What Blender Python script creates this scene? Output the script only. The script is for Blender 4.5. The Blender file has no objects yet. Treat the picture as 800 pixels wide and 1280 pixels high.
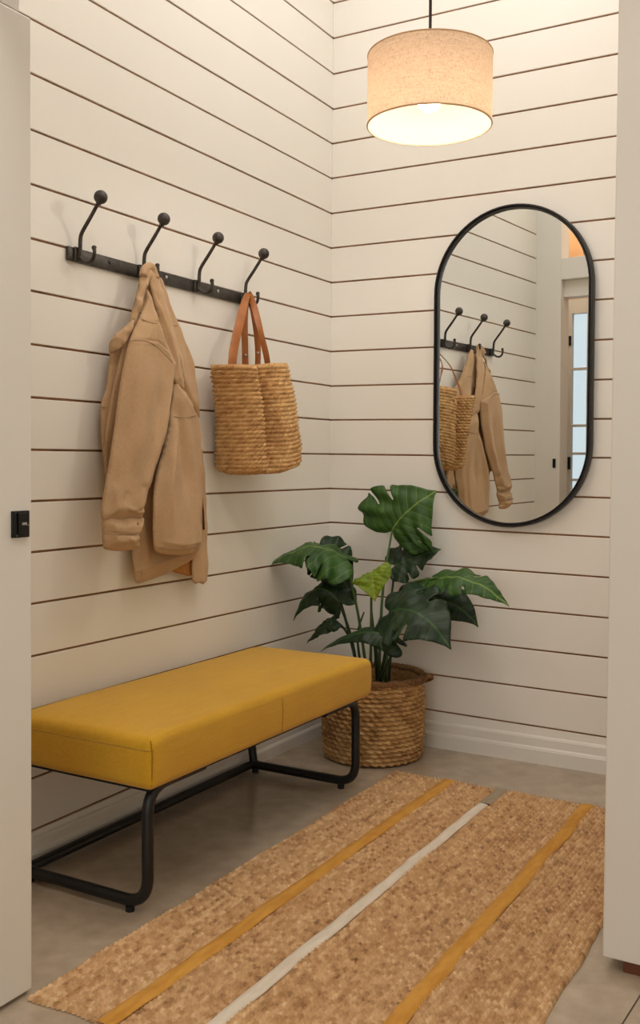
import bpy, bmesh, math, random
from mathutils import Vector, Matrix, noise
from mathutils.geometry import delaunay_2d_cdt
R = random.Random(7)
scn = bpy.context.scene
COL = scn.collection
PI = math.pi

# ---------------------------------------------------------------- camera
CAMP = Vector((1.9758851, -3.5479850, 1.0827214))
YAW, PITCH, ROLL, F, V0 = 2.0886296, -0.0310638, 0.0078008, 1245.5728, 620.8025
fw = Vector((math.cos(PITCH)*math.cos(YAW), math.cos(PITCH)*math.sin(YAW), math.sin(PITCH)))
rt0 = fw.cross(Vector((0, 0, 1))).normalized(); up0 = rt0.cross(fw)
rt = rt0*math.cos(ROLL) + up0*math.sin(ROLL); up = -rt0*math.sin(ROLL) + up0*math.cos(ROLL)
cd = bpy.data.cameras.new('camera'); cam = bpy.data.objects.new('camera', cd); COL.objects.link(cam)
cam.matrix_world = Matrix(((rt.x, up.x, -fw.x, CAMP.x), (rt.y, up.y, -fw.y, CAMP.y), (rt.z, up.z, -fw.z, CAMP.z), (0, 0, 0, 1)))
cd.sensor_fit = 'VERTICAL'; cd.sensor_height = 36; cd.lens = F/1280*36; cd.shift_y = (V0-640)/1280
cd.clip_start = .01
scn.camera = cam

def ray(px, py): return fw + rt*((px-400)/F) - up*((py-V0)/F)
def onx(px, py, x):
    d = ray(px, py); return CAMP + d*((x-CAMP.x)/d.x)
def ony(px, py, y):
    d = ray(px, py); return CAMP + d*((y-CAMP.y)/d.y)
def onz(px, py, z):
    d = ray(px, py); return CAMP + d*((z-CAMP.z)/d.z)

# ---------------------------------------------------------------- materials
def lin(c):
    return tuple(((v/255)/12.92 if v/255 <= .04045 else ((v/255+.055)/1.055)**2.4) for v in c) + (1,)
class NT:
    def __init__(s, name):
        m = bpy.data.materials.new(name); m.use_nodes = True
        s.m = m; s.t = m.node_tree; s.b = s.t.nodes['Principled BSDF']; s.out = s.t.nodes['Material Output']
        s.tc = s.t.nodes.new('ShaderNodeTexCoord')
    def n(s, ty, **kw):
        x = s.t.nodes.new('ShaderNode'+ty)
        for k, v in kw.items():
            if k in x.inputs: x.inputs[k].default_value = v
            else: setattr(x, k, v)
        return x
    def l(s, a, b): s.t.links.new(a, b)
    def noise(s, scale, detail=4, rough=.55, coord='Object', stretch=None):
        src = s.tc.outputs[coord]
        if stretch:
            mp = s.n('Mapping'); mp.inputs['Scale'].default_value = stretch; s.l(src, mp.inputs['Vector']); src = mp.outputs[0]
        x = s.n('TexNoise'); x.inputs['Scale'].default_value = scale; x.inputs['Detail'].default_value = detail
        x.inputs['Roughness'].default_value = rough; s.l(src, x.inputs['Vector']); return x.outputs['Fac']
    def ramp(s, fac, stops):
        r = s.n('ValToRGB'); e = r.color_ramp.elements
        while len(e) < len(stops): e.new(.5)
        for i, (p, c) in enumerate(stops):
            e[i].position = p; e[i].color = c if len(c) == 4 else lin(c)
        s.l(fac, r.inputs[0]); return r.outputs[0]
    def mix(s, fac, a, b, blend='MIX'):
        x = s.n('MixRGB'); x.blend_type = blend
        for i, v in ((0, fac), (1, a), (2, b)):
            if hasattr(v, 'links') or hasattr(v, 'is_linked'): s.l(v, x.inputs[i])
            else: x.inputs[i].default_value = v
        return x.outputs[0]
    def math(s, op, a, b=0.0):
        x = s.n('Math'); x.operation = op
        for i, v in ((0, a), (1, b)):
            if hasattr(v, 'is_linked'): s.l(v, x.inputs[i])
            else: x.inputs[i].default_value = v
        return x.outputs[0]
    def bump(s, h, strength=.3, dist=.002):
        x = s.n('Bump'); x.inputs['Strength'].default_value = strength; x.inputs['Distance'].default_value = dist
        s.l(h, x.inputs['Height']); s.l(x.outputs[0], s.b.inputs['Normal'])
    def base(s, c):
        if hasattr(c, 'is_linked'): s.l(c, s.b.inputs['Base Color'])
        else: s.b.inputs['Base Color'].default_value = c if len(c) == 4 else lin(c)
    def rough(s, v):
        if hasattr(v, 'is_linked'): s.l(v, s.b.inputs['Roughness'])
        else: s.b.inputs['Roughness'].default_value = v

def m_paint(name, c, c2, rough=.5):
    t = NT(name)
    n1 = t.noise(1.3, 3); t.base(t.ramp(n1, [(.3, c), (.75, c2)])); t.rough(rough)
    t.bump(t.noise(60, 3), .08, .002); return t.m
M_wall = m_paint('white_paint_boards', (236, 232, 223), (240, 236, 228), .45)
M_trim = m_paint('white_paint_trim', (228, 222, 213), (233, 228, 220), .4)
M_door = m_paint('white_paint_door', (226, 220, 210), (231, 225, 216), .35)
M_ceil = m_paint('white_paint_ceiling', (226, 220, 212), (230, 225, 217), .8)
def simple(name, c, rough=.5, metal=0, emit=None, es=0):
    t = NT(name); t.base(c); t.rough(rough); t.b.inputs['Metallic'].default_value = metal
    if emit: t.b.inputs['Emission Color'].default_value = lin(emit); t.b.inputs['Emission Strength'].default_value = es
    return t.m
def m_groove():
    t = NT('brown_groove'); t.base(t.ramp(t.noise(9, 4), [(.3, (112, 76, 48)), (.7, (156, 112, 76))])); t.rough(.8); return t.m
M_groove = m_groove()
def m_iron():
    t = NT('black_iron'); t.base(t.ramp(t.noise(60, 4), [(.3, (58, 55, 52)), (.7, (84, 79, 74))])); t.b.inputs['Metallic'].default_value = .6
    t.rough(.42); t.bump(t.noise(160, 3), .15, .001); return t.m
M_iron = m_iron()
M_black = simple('black_powder_coat', (16, 15, 15), .42)
M_blackm = simple('black_mirror_frame', (38, 37, 37), .38, .3)
M_rubber = simple('black_rubber', (14, 14, 14), .8)
M_lock = simple('black_lock_metal', (28, 28, 27), .35, .5)
M_steel = simple('brushed_steel', (190, 188, 182), .3, 1)
M_mirror = simple('mirror_silver', (232, 236, 236), .0, 1)
def m_wood(name, a, b):
    t = NT(name); t.base(t.ramp(t.noise(5, 5, .6, stretch=(1, 12, 1)), [(.3, a), (.7, b)])); t.rough(.5); return t.m
M_wood = m_wood('reddish_brown_wood', (96, 50, 26), (130, 72, 40))
M_pine = m_wood('warm_pine', (214, 160, 112), (232, 184, 138))
def m_floor():
    t = NT('polished_concrete')
    a = t.noise(2.2, 6, .62); b = t.noise(14, 5, .6); c = t.noise(90, 3)
    col = t.ramp(a, [(.28, (152, 135, 114)), (.5, (175, 158, 137)), (.72, (192, 175, 154))])
    col = t.mix(.35, col, t.ramp(b, [(.3, (140, 124, 104)), (.7, (200, 182, 160))]))
    # pale scuffs
    s = t.noise(7, 8, .75, stretch=(1, 3, 1)); f = t.ramp(s, [(.66, (0, 0, 0)), (.74, (255, 255, 255))])
    f2 = t.math('MULTIPLY', f, .35)
    col = t.mix(f2, col, lin((190, 180, 165)))
    t.base(col); t.rough(t.ramp(b, [(.3, (90, 90, 90)), (.7, (135, 135, 135))])); t.bump(c, .06, .001)
    return t.m
M_floor = m_floor()
M_joint = simple('concrete_joint', (78, 69, 58), .9)
def m_mustard():
    t = NT('mustard_woven_fabric')
    x = t.n('TexWave'); x.inputs['Scale'].default_value = 260; x.inputs['Distortion'].default_value = 1.2; x.bands_direction = 'X'; t.l(t.tc.outputs['Object'], x.inputs['Vector'])
    y = t.n('TexWave'); y.inputs['Scale'].default_value = 260; y.inputs['Distortion'].default_value = 1.2; y.bands_direction = 'Y'; t.l(t.tc.outputs['Object'], y.inputs['Vector'])
    z = t.n('TexWave'); z.inputs['Scale'].default_value = 260; z.inputs['Distortion'].default_value = 1.2; z.bands_direction = 'Z'; t.l(t.tc.outputs['Object'], z.inputs['Vector'])
    w = t.math('MULTIPLY', t.math('ADD', x.outputs['Fac'], t.math('ADD', y.outputs['Fac'], z.outputs['Fac'])), .33)
    fl = t.noise(420, 2); lf = t.noise(5, 3); st = t.noise(70, 3, stretch=(1, .12, 2))
    col = t.ramp(lf, [(.3, (200, 151, 8)), (.7, (211, 161, 13))])
    col = t.mix(.28, col, t.ramp(fl, [(.3, (168, 116, 20)), (.7, (226, 178, 44))]))
    col = t.mix(.08, col, t.ramp(st, [(.35, (170, 116, 16)), (.65, (226, 172, 56))]))
    t.base(col); t.rough(.85); t.b.inputs['Sheen Weight'].default_value = .15
    t.bump(w, .25, .0008); return t.m
M_must = m_mustard()
def m_khaki(name='khaki_cotton', k=1.0):
    t = NT(name)
    lf = t.noise(7, 5); fl = t.noise(300, 2, stretch=(1, 1, .4))
    a = tuple(int(v*k) for v in (180, 146, 108)); b = tuple(int(v*k) for v in (194, 160, 122))
    col = t.ramp(lf, [(.3, a), (.7, b)])
    col = t.mix(.15, col, t.ramp(fl, [(.3, (150, 112, 76)), (.7, (220, 184, 142))]))
    t.base(col); t.rough(.88); t.b.inputs['Sheen Weight'].default_value = .1
    h = t.math('ADD', t.math('MULTIPLY', t.noise(26, 4, .6), .5), t.math('MULTIPLY', t.noise(700, 2), .10))
    t.bump(h, .3, .003); return t.m
M_khaki = m_khaki(); M_seam = m_khaki('khaki_stitching', .82); M_lining = simple('orange_tan_lining', (176, 118, 60), .8)
def m_straw(name, stops, sc=70, st=(1, 1, 3)):
    t = NT(name)
    at = t.n('Attribute'); at.attribute_name = 'tone'
    a = t.math('ADD', t.math('MULTIPLY', t.noise(sc, 4, .6, stretch=st), .5), t.math('MULTIPLY', at.outputs['Fac'], .5)); b = t.noise(9, 3); c = t.noise(260, 3, stretch=(1, 1, .25))
    col = t.ramp(a, stops)
    col = t.mix(.25, col, t.ramp(b, [(.3, stops[0][1]), (.7, stops[-1][1])]))
    t.base(col); t.rough(.8); t.bump(t.math('ADD', a, t.math('MULTIPLY', c, .5)), .5, .0022); return t.m
M_bag = m_straw('jute_crochet', [(.25, (150, 104, 58)), (.5, (196, 150, 94)), (.75, (226, 186, 128))], 110, (1, 1, 1.6))
M_basket = m_straw('water_hyacinth', [(.25, (92, 60, 30)), (.42, (160, 116, 64)), (.56, (196, 152, 94)), (.7, (222, 186, 130))], 45, (1, 1, 3))
M_rim = m_straw('rattan_rim', [(.2, (110, 76, 42)), (.4, (156, 114, 68)), (.65, (192, 150, 100))], 60, (1, 1, 3))
def m_jute():
    t = NT('jute_rug_weave')
    at = t.n('Attribute'); at.attribute_name = 'tone'
    a = t.math('ADD', t.math('MULTIPLY', t.noise(120, 4, .65, stretch=(1, .55, 1)), .45), t.math('MULTIPLY', at.outputs['Fac'], .55)); b = t.noise(3.2, 4, .6, stretch=(9, .5, 1)); c = t.noise(20, 4, .7, stretch=(2, .5, 1))
    col = t.ramp(a, [(.22, (106, 70, 38)), (.36, (182, 136, 88)), (.58, (214, 172, 122)), (.78, (242, 210, 164))])
    col = t.mix(.25, col, t.ramp(b, [(.35, (164, 118, 74)), (.62, (214, 176, 134))]))
    f = t.math('MULTIPLY', t.ramp(c, [(.6, (0, 0, 0)), (.74, (255, 255, 255))]), .42)
    col = t.mix(f, col, lin((122, 78, 38)))
    t.base(col); t.rough(.9); t.bump(t.noise(420, 3, stretch=(1, .4, 1)), .5, .0015); return t.m
M_jute = m_jute()
def m_ribbon(name, a, b):
    t = NT(name); t.base(t.ramp(t.noise(45, 4, .6, stretch=(1, .25, 1)), [(.3, a), (.7, b)])); t.rough(.9)
    t.bump(t.noise(500, 2), .3, .001); return t.m
M_ylw = m_ribbon('mustard_yarn', (192, 132, 46), (214, 158, 70)); M_wht = m_ribbon('cream_yarn', (214, 200, 180), (232, 220, 202))
M_grey = m_ribbon('grey_yarn', (150, 134, 112), (172, 154, 130))
def m_leather():
    t = NT('tan_leather'); t.base(t.ramp(t.noise(24, 4), [(.3, (146, 84, 30)), (.7, (168, 100, 40))])); t.rough(.48)
    t.bump(t.noise(300, 3), .2, .0008); return t.m
M_leather = m_leather()
def m_leaf(name, a, b, vein, trans=.15):
    t = NT(name)
    uv = t.n('UVMap'); sp = t.n('SeparateXYZ'); t.l(uv.outputs[0], sp.inputs[0])
    u, v = sp.outputs[0], sp.outputs[1]; av = t.math('ABSOLUTE', v)
    mid = t.math('LESS_THAN', av, .013)
    q = t.math('SUBTRACT', u, t.math('MULTIPLY', av, .55)); fr = t.math('ABSOLUTE', t.math('SUBTRACT', t.math('FRACT', t.math('MULTIPLY', q, 6.5)), .5))
    lat = t.math('MULTIPLY', t.math('LESS_THAN', fr, .035), .55)
    f = t.math('MAXIMUM', mid, lat)
    col = t.ramp(t.noise(14, 4), [(.3, a), (.7, b)])
    geo = t.n('NewGeometry')
    col = t.mix(geo.outputs['Backfacing'], col, t.mix(.5, col, lin(vein)))
    col = t.mix(t.math('MULTIPLY', f, .75), col, lin(vein))
    t.base(col); t.rough(.47)
    t.b.inputs['Specular IOR Level'].default_value = .38
    tr = t.n('BsdfTranslucent'); t.l(col, tr.inputs[0]); ms = t.n('MixShader'); ms.inputs[0].default_value = trans
    t.l(t.b.outputs[0], ms.inputs[1]); t.l(tr.outputs[0], ms.inputs[2]); t.l(ms.outputs[0], t.out.inputs[0])
    t.bump(t.math('SUBTRACT', t.noise(30, 3), t.math('MULTIPLY', f, .5)), .3, .0015)
    return t.m
M_leaf = {'dark': m_leaf('leaf_dark_green', (20, 40, 20), (32, 56, 26), (62, 92, 44), .06),
          'mid': m_leaf('leaf_green', (38, 74, 24), (60, 98, 34), (126, 152, 74), .12),
          'bright': m_leaf('leaf_young_green', (112, 140, 34), (142, 164, 46), (170, 184, 80), .3)}
M_stem = simple('green_stem', (70, 98, 44), .45)
M_stemd = simple('dark_green_stem', (40, 62, 34), .45)
M_soil = simple('dark_soil', (36, 26, 18), .95); M_pot = simple('black_nursery_pot', (22, 20, 18), .6)
def m_shade(name, trans, c1, c2):
    t = NT(name)
    a = t.noise(26, 5, .75, stretch=(.7, .7, 9)); b = t.noise(420, 2, stretch=(1, 1, .25)); c = t.noise(420, 2, stretch=(.25, .25, 1.5))
    col = t.ramp(a, [(.25, c1), (.7, c2)])
    w = t.math('ADD', b, c)
    col = t.mix(.5, col, t.ramp(w, [(.8, c1), (1.0, c2)]))
    t.base(col); t.rough(.9)
    tr = t.n('BsdfTranslucent'); t.l(col, tr.inputs[0]); ms = t.n('MixShader'); ms.inputs[0].default_value = trans
    t.l(t.b.outputs[0], ms.inputs[1]); t.l(tr.outputs[0], ms.inputs[2]); t.l(ms.outputs[0], t.out.inputs[0])
    t.bump(w, .3, .0008); return t.m
M_shade = m_shade('linen_shade_fabric', .5, (200, 168, 140), (244, 224, 204))
M_shadein = simple('white_shade_lining', (250, 244, 232), .8)
M_shaderim = simple('tan_shade_rim', (196, 160, 120), .8)
M_bulb = simple('frosted_bulb', (255, 250, 240), .4, 0, (255, 236, 208), 7)
M_cord = simple('dark_cord', (46, 36, 44), .6)
def m_glass():
    t = NT('frosted_pane'); t.base((236, 244, 246)); t.rough(.25); t.b.inputs['Transmission Weight'].default_value = .9; t.b.inputs['IOR'].default_value = 1.05; return t.m
M_glass = m_glass()

# ---------------------------------------------------------------- mesh helpers
def tones(o, vals):
    at = o.data.attributes.new('tone', 'FLOAT', 'POINT'); at.data.foreach_set('value', vals)
def hsh(*a):
    x = math.sin(sum(v*k for v, k in zip(a, (12.9898, 78.233, 37.719))))*43758.5453; return x-math.floor(x)
def obj(name, bm, mat, parent=None, smooth=False, auto=None):
    me = bpy.data.meshes.new(name)
    if isinstance(bm, bmesh.types.BMesh):
        bm.normal_update(); bm.to_mesh(me); bm.free()
    else: me.from_pydata(bm[0], [], bm[1])
    me.update()
    for m in (mat if isinstance(mat, (list, tuple)) else [mat]): me.materials.append(m)
    if smooth:
        me.polygons.foreach_set('use_smooth', [True]*len(me.polygons))
        if auto: me.set_sharp_from_angle(angle=math.radians(auto))
    o = bpy.data.objects.new(name, me); COL.objects.link(o)
    if parent:
        o.parent = parent; o.matrix_parent_inverse = Matrix.Translation(-parent.location) if False else Matrix()
        # geometry is modelled in world space: undo the parent's own placement
        o.matrix_parent_inverse = parent.matrix_basis.inverted()
    return o
def thing(name, label, cat, loc=(0, 0, 0), group=None):
    o = bpy.data.objects.new(name, None); COL.objects.link(o); o.location = loc; o.empty_display_size = .05
    bpy.context.view_layer.update()
    o['label'] = label; o['category'] = cat
    if group: o['group'] = group
    return o
def tag(o, label, cat, group=None):
    o['label'] = label; o['category'] = cat
    if group: o['group'] = group
    return o
def struct(name, bm, mat, parent=None, **k):
    o = obj(name, bm, mat, parent, **k)
    if not parent: o['kind'] = 'structure'
    return o
def box(bm, a, b, bev=0, mi=0, seg=2):
    a = Vector(a); b = Vector(b); c = (a+b)/2; s = b-a
    r = bmesh.ops.create_cube(bm, size=1, matrix=Matrix.Translation(c) @ Matrix.Diagonal((s.x, s.y, s.z, 1)))
    vs = r['verts']
    if bev:
        es = {e for v in vs for e in v.link_edges}
        q = bmesh.ops.bevel(bm, geom=list(es), offset=bev, segments=seg, profile=.5, affect='EDGES')
        fs = q['faces']
        for f in fs: f.material_index = mi
    for v in vs:
        if v.is_valid:
            for f in v.link_faces: f.material_index = mi
def boxbm(a, b, bev=0, seg=2):
    bm = bmesh.new(); box(bm, a, b, bev, 0, seg); return bm
def catmull(pts, n=8, closed=False):
    P = [Vector(p) for p in pts]; out = []; N = len(P)
    rng = range(N) if closed else range(N-1)
    for i in rng:
        if closed: p0, p1, p2, p3 = P[(i-1) % N], P[i], P[(i+1) % N], P[(i+2) % N]
        else: p0, p1, p2, p3 = P[max(i-1, 0)], P[i], P[i+1], P[min(i+2, N-1)]
        for j in range(n):
            t = j/n
            out.append(.5*((2*p1)+(-p0+p2)*t+(2*p0-5*p1+4*p2-p3)*t*t+(-p0+3*p1-3*p2+p3)*t**3))
    if not closed: out.append(P[-1])
    return out
def tube(bm, pts, r, seg=12, closed=False, caps=True):
    P = [Vector(p) for p in pts]; N = len(P); rr = r if callable(r) else (lambda t: r)
    T = []
    for i in range(N):
        if closed: T.append((P[(i+1) % N]-P[(i-1) % N]).normalized())
        else: T.append((P[min(i+1, N-1)]-P[max(i-1, 0)]).normalized())
    a = Vector((0, 0, 1)) if abs(T[0].z) < .9 else Vector((1, 0, 0))
    n = (a - T[0]*a.dot(T[0])).normalized(); rings = []
    for i in range(N):
        n = (n - T[i]*n.dot(T[i])).normalized(); b = T[i].cross(n); ra = rr(i/(N-1))
        rings.append([bm.verts.new(P[i] + (n*math.cos(2*PI*k/seg)+b*math.sin(2*PI*k/seg))*ra) for k in range(seg)])
    for i in range(N if closed else N-1):
        A, B = rings[i], rings[(i+1) % N]
        for k in range(seg): bm.faces.new((A[k], A[(k+1) % seg], B[(k+1) % seg], B[k]))
    if caps and not closed:
        bm.faces.new(rings[0][::-1]); bm.faces.new(rings[-1])
def tubebm(pts, r, seg=12, closed=False):
    bm = bmesh.new(); tube(bm, pts, r, seg, closed); return bm
def fillet(pts, rad, n=8):
    P = [Vector(p) for p in pts]; out = [P[0]]
    for i in range(1, len(P)-1):
        a = (P[i-1]-P[i]); b = (P[i+1]-P[i]); r = min(rad, a.length*.48, b.length*.48)
        p0 = P[i]+a.normalized()*r; p1 = P[i]+b.normalized()*r
        for j in range(n+1):
            t = j/n; out.append((1-t)**2*p0 + 2*t*(1-t)*P[i] + t*t*p1)
    out.append(P[-1]); return out
def lathe(prof, c, seg=48):
    bm = bmesh.new(); rings = []
    for r, z in prof: rings.append([bm.verts.new((c[0]+r*math.cos(2*PI*k/seg), c[1]+r*math.sin(2*PI*k/seg), c[2]+z)) for k in range(seg)])
    for A, B in zip(rings, rings[1:]):
        for k in range(seg): bm.faces.new((A[k], A[(k+1) % seg], B[(k+1) % seg], B[k]))
    return bm
def sphere(bm, c, r, sc=(1, 1, 1), seg=20):
    bmesh.ops.create_uvsphere(bm, u_segments=seg, v_segments=seg//2+2, radius=r, matrix=Matrix.Translation(c) @ Matrix.Diagonal((*sc, 1)))
def cyl(bm, a, b, r, seg=20):
    tube(bm, [a, b], r, seg)
def ribbonbm(path, wdirs, widths, th):
    """a strap: path points, width direction and width at every point, thickness"""
    bm = bmesh.new(); N = len(path); rings = []
    for i in range(N):
        p = Vector(path[i]); T = (Vector(path[min(i+1, N-1)])-Vector(path[max(i-1, 0)])).normalized()
        w = Vector(wdirs[i]); w = (w - T*w.dot(T)).normalized(); nn = T.cross(w); h = widths[i]/2; t = th/2
        rings.append([bm.verts.new(p+w*a+nn*b) for a, b in ((-h, -t*.5), (-h+t, -t), (h-t, -t), (h, -t*.5), (h, t*.5), (h-t, t), (-h+t, t), (-h, t*.5))])
    for A, B in zip(rings, rings[1:]):
        for k in range(8): bm.faces.new((A[k], A[(k+1) % 8], B[(k+1) % 8], B[k]))
    bm.faces.new(rings[0][::-1]); bm.faces.new(rings[-1]); return bm

# ---------------------------------------------------------------- the shell
CEIL = 3.62
S = .14
# (z at the corner, z at the far end) of every groove between the boards
GL = {5: (2.241, 2.247), 6: (2.101, 2.106), 7: (1.962, 1.960), 8: (1.824, 1.818), 9: (1.686, 1.676), 10: (1.546, 1.539), 11: (1.407, 1.398), 12: (1.269, 1.258),
      13: (1.130, 1.119), 14: (.990, .982), 15: (.851, .846), 16: (.7103, .708), 17: (.566, .567), 18: (.427, .423), 19: (.268, .238), 20: (.118, .096)}
GR = {2: (2.658, 2.659), 3: (2.518, 2.519), 4: (2.381, 2.379), 5: (2.243, 2.237), 6: (2.102, 2.096), 7: (1.963, 1.953), 8: (1.824, 1.812), 9: (1.686, 1.674), 10: (1.546, 1.533),
      11: (1.406, 1.393), 12: (1.269, 1.255), 13: (1.130, 1.118), 14: (.990, .977), 15: (.852, .838), 16: (.709, .696), 17: (.567, .553), 18: (.426, .411), 19: (.285, .269), 20: (.147, .129)}
for k in range(4, -5, -1): GL[k] = ((21-k)*S+.001, (21-k)*S+.005)
for k in range(1, -5, -1): GR[k] = ((21-k)*S, (21-k)*S)
def shiplap(name, GG, axis, length, ref, gap=.0064):
    """boards with a dark recess between them; axis 0: wall in the x=0 plane, running -y"""
    bm = bmesh.new(); ks = sorted(GG); L = length
    def pt(d, s, z): return (d, -s, z) if axis == 0 else (s, -d, z)
    def zat(k, s):
        a, b = GG[k]; return a+(b-a)*s/ref
    edges = [(lambda s: CEIL+.0)] + [(lambda s, k=k: zat(k, s)) for k in ks] + [(lambda s: 0.0)]
    # backing
    v = [bm.verts.new(pt(-.005, s, z)) for s, z in ((-.009, -.02), (L, -.02), (L, CEIL), (-.009, CEIL))]
    f = bm.faces.new(v); f.material_index = 1
    v2 = [bm.verts.new(pt(-.06, s, z)) for s, z in ((-.06, -.02), (L, -.02), (L, CEIL), (-.06, CEIL))]
    bm.faces.new(v2[::-1]).material_index = 0
    rr = random.Random(3+axis)
    for i in range(len(edges)-1):
        top, bot = edges[i], edges[i+1]
        g1 = gap/2 if i else 0; g0 = gap/2 if i < len(edges)-2 else 0
        n = 24; off = rr.uniform(-.0004, .0004); prof = None; cols = []
        for j in range(n+1):
            s = L*j/n; wob = .0004*noise.noise(Vector((s*3, i*7.1, axis)))
            zt = top(s)-g1+wob; zb = bot(s)+g0+wob; d = off
            c = .0012
            cols.append([bm.verts.new(pt(*q)) for q in ((-.005, s, zt), (d-c, s, zt), (d, s, zt-c), (d, s, zb+c), (d-c, s, zb), (-.005, s, zb))])
        for A, B in zip(cols, cols[1:]):
            for q in range(5): bm.faces.new((A[q], A[q+1], B[q+1], B[q]))
        # nail heads / butt joints
    bmesh.ops.recalc_face_normals(bm, faces=bm.faces[:])
    return bm
struct('wall_left', shiplap('wall_left', GL, 0, 2.12, 1.6), [M_wall, M_groove])
struct('wall_right', shiplap('wall_right', GR, 1, 1.5, 1.125), [M_wall, M_groove])
# floor
bm = bmesh.new(); box(bm, (-1.6, -6.2, -.06), (3.4, .06, 0)); struct('floor', bm, M_floor)
def joint(name, pts, w=.003):
    b = bmesh.new(); (x0, y0), (x1, y1) = pts; d = Vector((x1-x0, y1-y0)).normalized(); n = Vector((-d.y, d.x))*w/2
    v = [b.verts.new((x, y, .0006)) for x, y in ((x0-n.x, y0-n.y), (x1-n.x, y1-n.y), (x1+n.x, y1+n.y), (x0+n.x, y0+n.y))]
    b.faces.new(v); o = struct(name, b, M_joint); return o
ja, jb = onz(778, 1280, 0), onz(800, 1245, 0); dj = (jb-ja).normalized()
joint('trim_1', [(ja.x-dj.x*.6, ja.y-dj.y*.6), (ja.x+dj.x*1.2, ja.y+dj.y*1.2)], .003)
bm = bmesh.new(); box(bm, (.36, -6.2, CEIL), (3.4, .06, CEIL+.05)); box(bm, (-1.6, -2.85, CEIL), (.36, .06, CEIL+.05)); struct('ceiling', bm, M_ceil)
# baseboards: stepped profile
def baseb(name, axis, length, prof):
    bm = bmesh.new(); ends = []
    for s in (0, length):
        ends.append([bm.verts.new((d, -s, z) if axis == 0 else (s, -d, z)) for d, z in prof])
    A, B = ends; n = len(A)
    for i in range(n): bm.faces.new((A[i], A[(i+1) % n], B[(i+1) % n], B[i]))
    bm.faces.new(A[::-1]); bm.faces.new(B); bmesh.ops.recalc_face_normals(bm, faces=bm.faces[:]); return bm
def bprof(h): return [(0, 0), (.018, 0), (.018, h*.50), (.016, h*.52), (.016, h*.55), (.011, h*.62), (.0095, h*.9), (.006, h*.97), (0, h)]
struct('baseboard_left', baseb('b', 0, 2.12, bprof(.078)), M_trim)
struct('baseboard_right', baseb('b', 1, 1.47, bprof(.100)), M_trim)
# right hand wall end that faces the room (its paint stops just short of the floor over a bare wood shim)
bm = bmesh.new(); box(bm, (1.463, -1.40, .028), (3.4, -1.29, CEIL), .003)
struct('wall_right_return', bm, M_door)
bm = bmesh.new(); box(bm, (1.463, -1.30, 0), (1.56, .0, CEIL)); struct('wall_nook_side', bm, M_wall)
bm = bmesh.new(); box(bm, (1.505, -1.39, 0), (3.4, -1.31, .03), .002); struct('trim_2', bm, M_wood)
# left: stub wall behind, header, open door slab
bm = bmesh.new(); box(bm, (-.3, -2.22, 0), (.149, -2.10, CEIL), .002); struct('wall_stub', bm, M_trim)
bm = bmesh.new(); box(bm, (.149, -2.22, 2.115), (3.3, -2.10, 2.235), .002); box(bm, (.149, -2.22, 2.02), (3.3, -2.14, 2.115), .002)
struct('trim_3', bm, M_trim)
d1 = struct('door_1', boxbm((.440, -2.99, .009), (.478, -2.092, 1.966), .0035), M_door)
# overpanel above the door slab
bm = bmesh.new(); box(bm, (.445, -2.99, 1.972), (.470, -2.115, 2.8), .002); struct('wall_over_door', bm, M_trim)
# narrow stop strip at the foot of the slab edge
a = onx(50.5, 1068, .470); b_ = onx(50.5, 1168, .470)
struct('strike_strip', boxbm((.452, -2.092, b_.z), (.466, -2.083, a.z), .001), M_door, d1)
# lock
c1 = onx(14, 639, .479); c2 = onx(35, 671, .479)
y0, y1, z0, z1 = c1.y, c2.y, c2.z, c1.z
lk = struct('lock_plate', boxbm((.477, y0, z0), (.484, y1, z1), .0015), M_lock, d1)
bm = bmesh.new()
ym = (y0+y1)/2; zm = (z0+z1)/2; hw = (y1-y0)/2; hh = (z1-z0)/2
box(bm, (.483, y0+hw*.5, z0+hh*.15), (.489, y1-hw*.25, z1-hh*.15), .001)
box(bm, (.483, y0+hw*.08, z0+hh*.1), (.4865, y0+hw*.38, z1-hh*.1), .001)
struct('lock_body', bm, M_lock, lk)
bm = bmesh.new(); box(bm, (.489, ym-hw*.15, zm-hh*.06), (.4905, ym+hw*.4, zm+hh*.14), .0004)
sphere(bm, (.485, y0+hw*.4, z0+hh*.16), .0018); sphere(bm, (.488, y1-hw*.4, zm-hh*.08), .0016)
struct('lock_turn', bm, M_steel, lk)
kn = onx(46.5, 655, .459)
bm = bmesh.new(); cyl(bm, (.459, -2.093, kn.z), (.459, -2.083, kn.z), .006); sphere(bm, (.459, -2.084, kn.z), .007, (1, .5, 1))
struct('latch_bolt', bm, M_lock, d1)
# closing walls of the room the camera stands in
bm = bmesh.new(); box(bm, (3.3, -6.2, 0), (3.4, -1.35, CEIL)); struct('wall_room_right', bm, M_wall)
bm = bmesh.new(); box(bm, (.36, -6.2, 0), (.44, -2.85, CEIL)); box(bm, (-1.6, -2.85, 0), (-1.5, -2.1, CEIL)); box(bm, (-1.5, -2.22, 0), (-.3, -2.10, CEIL)); struct('wall_room_left', bm, M_wall)
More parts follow.
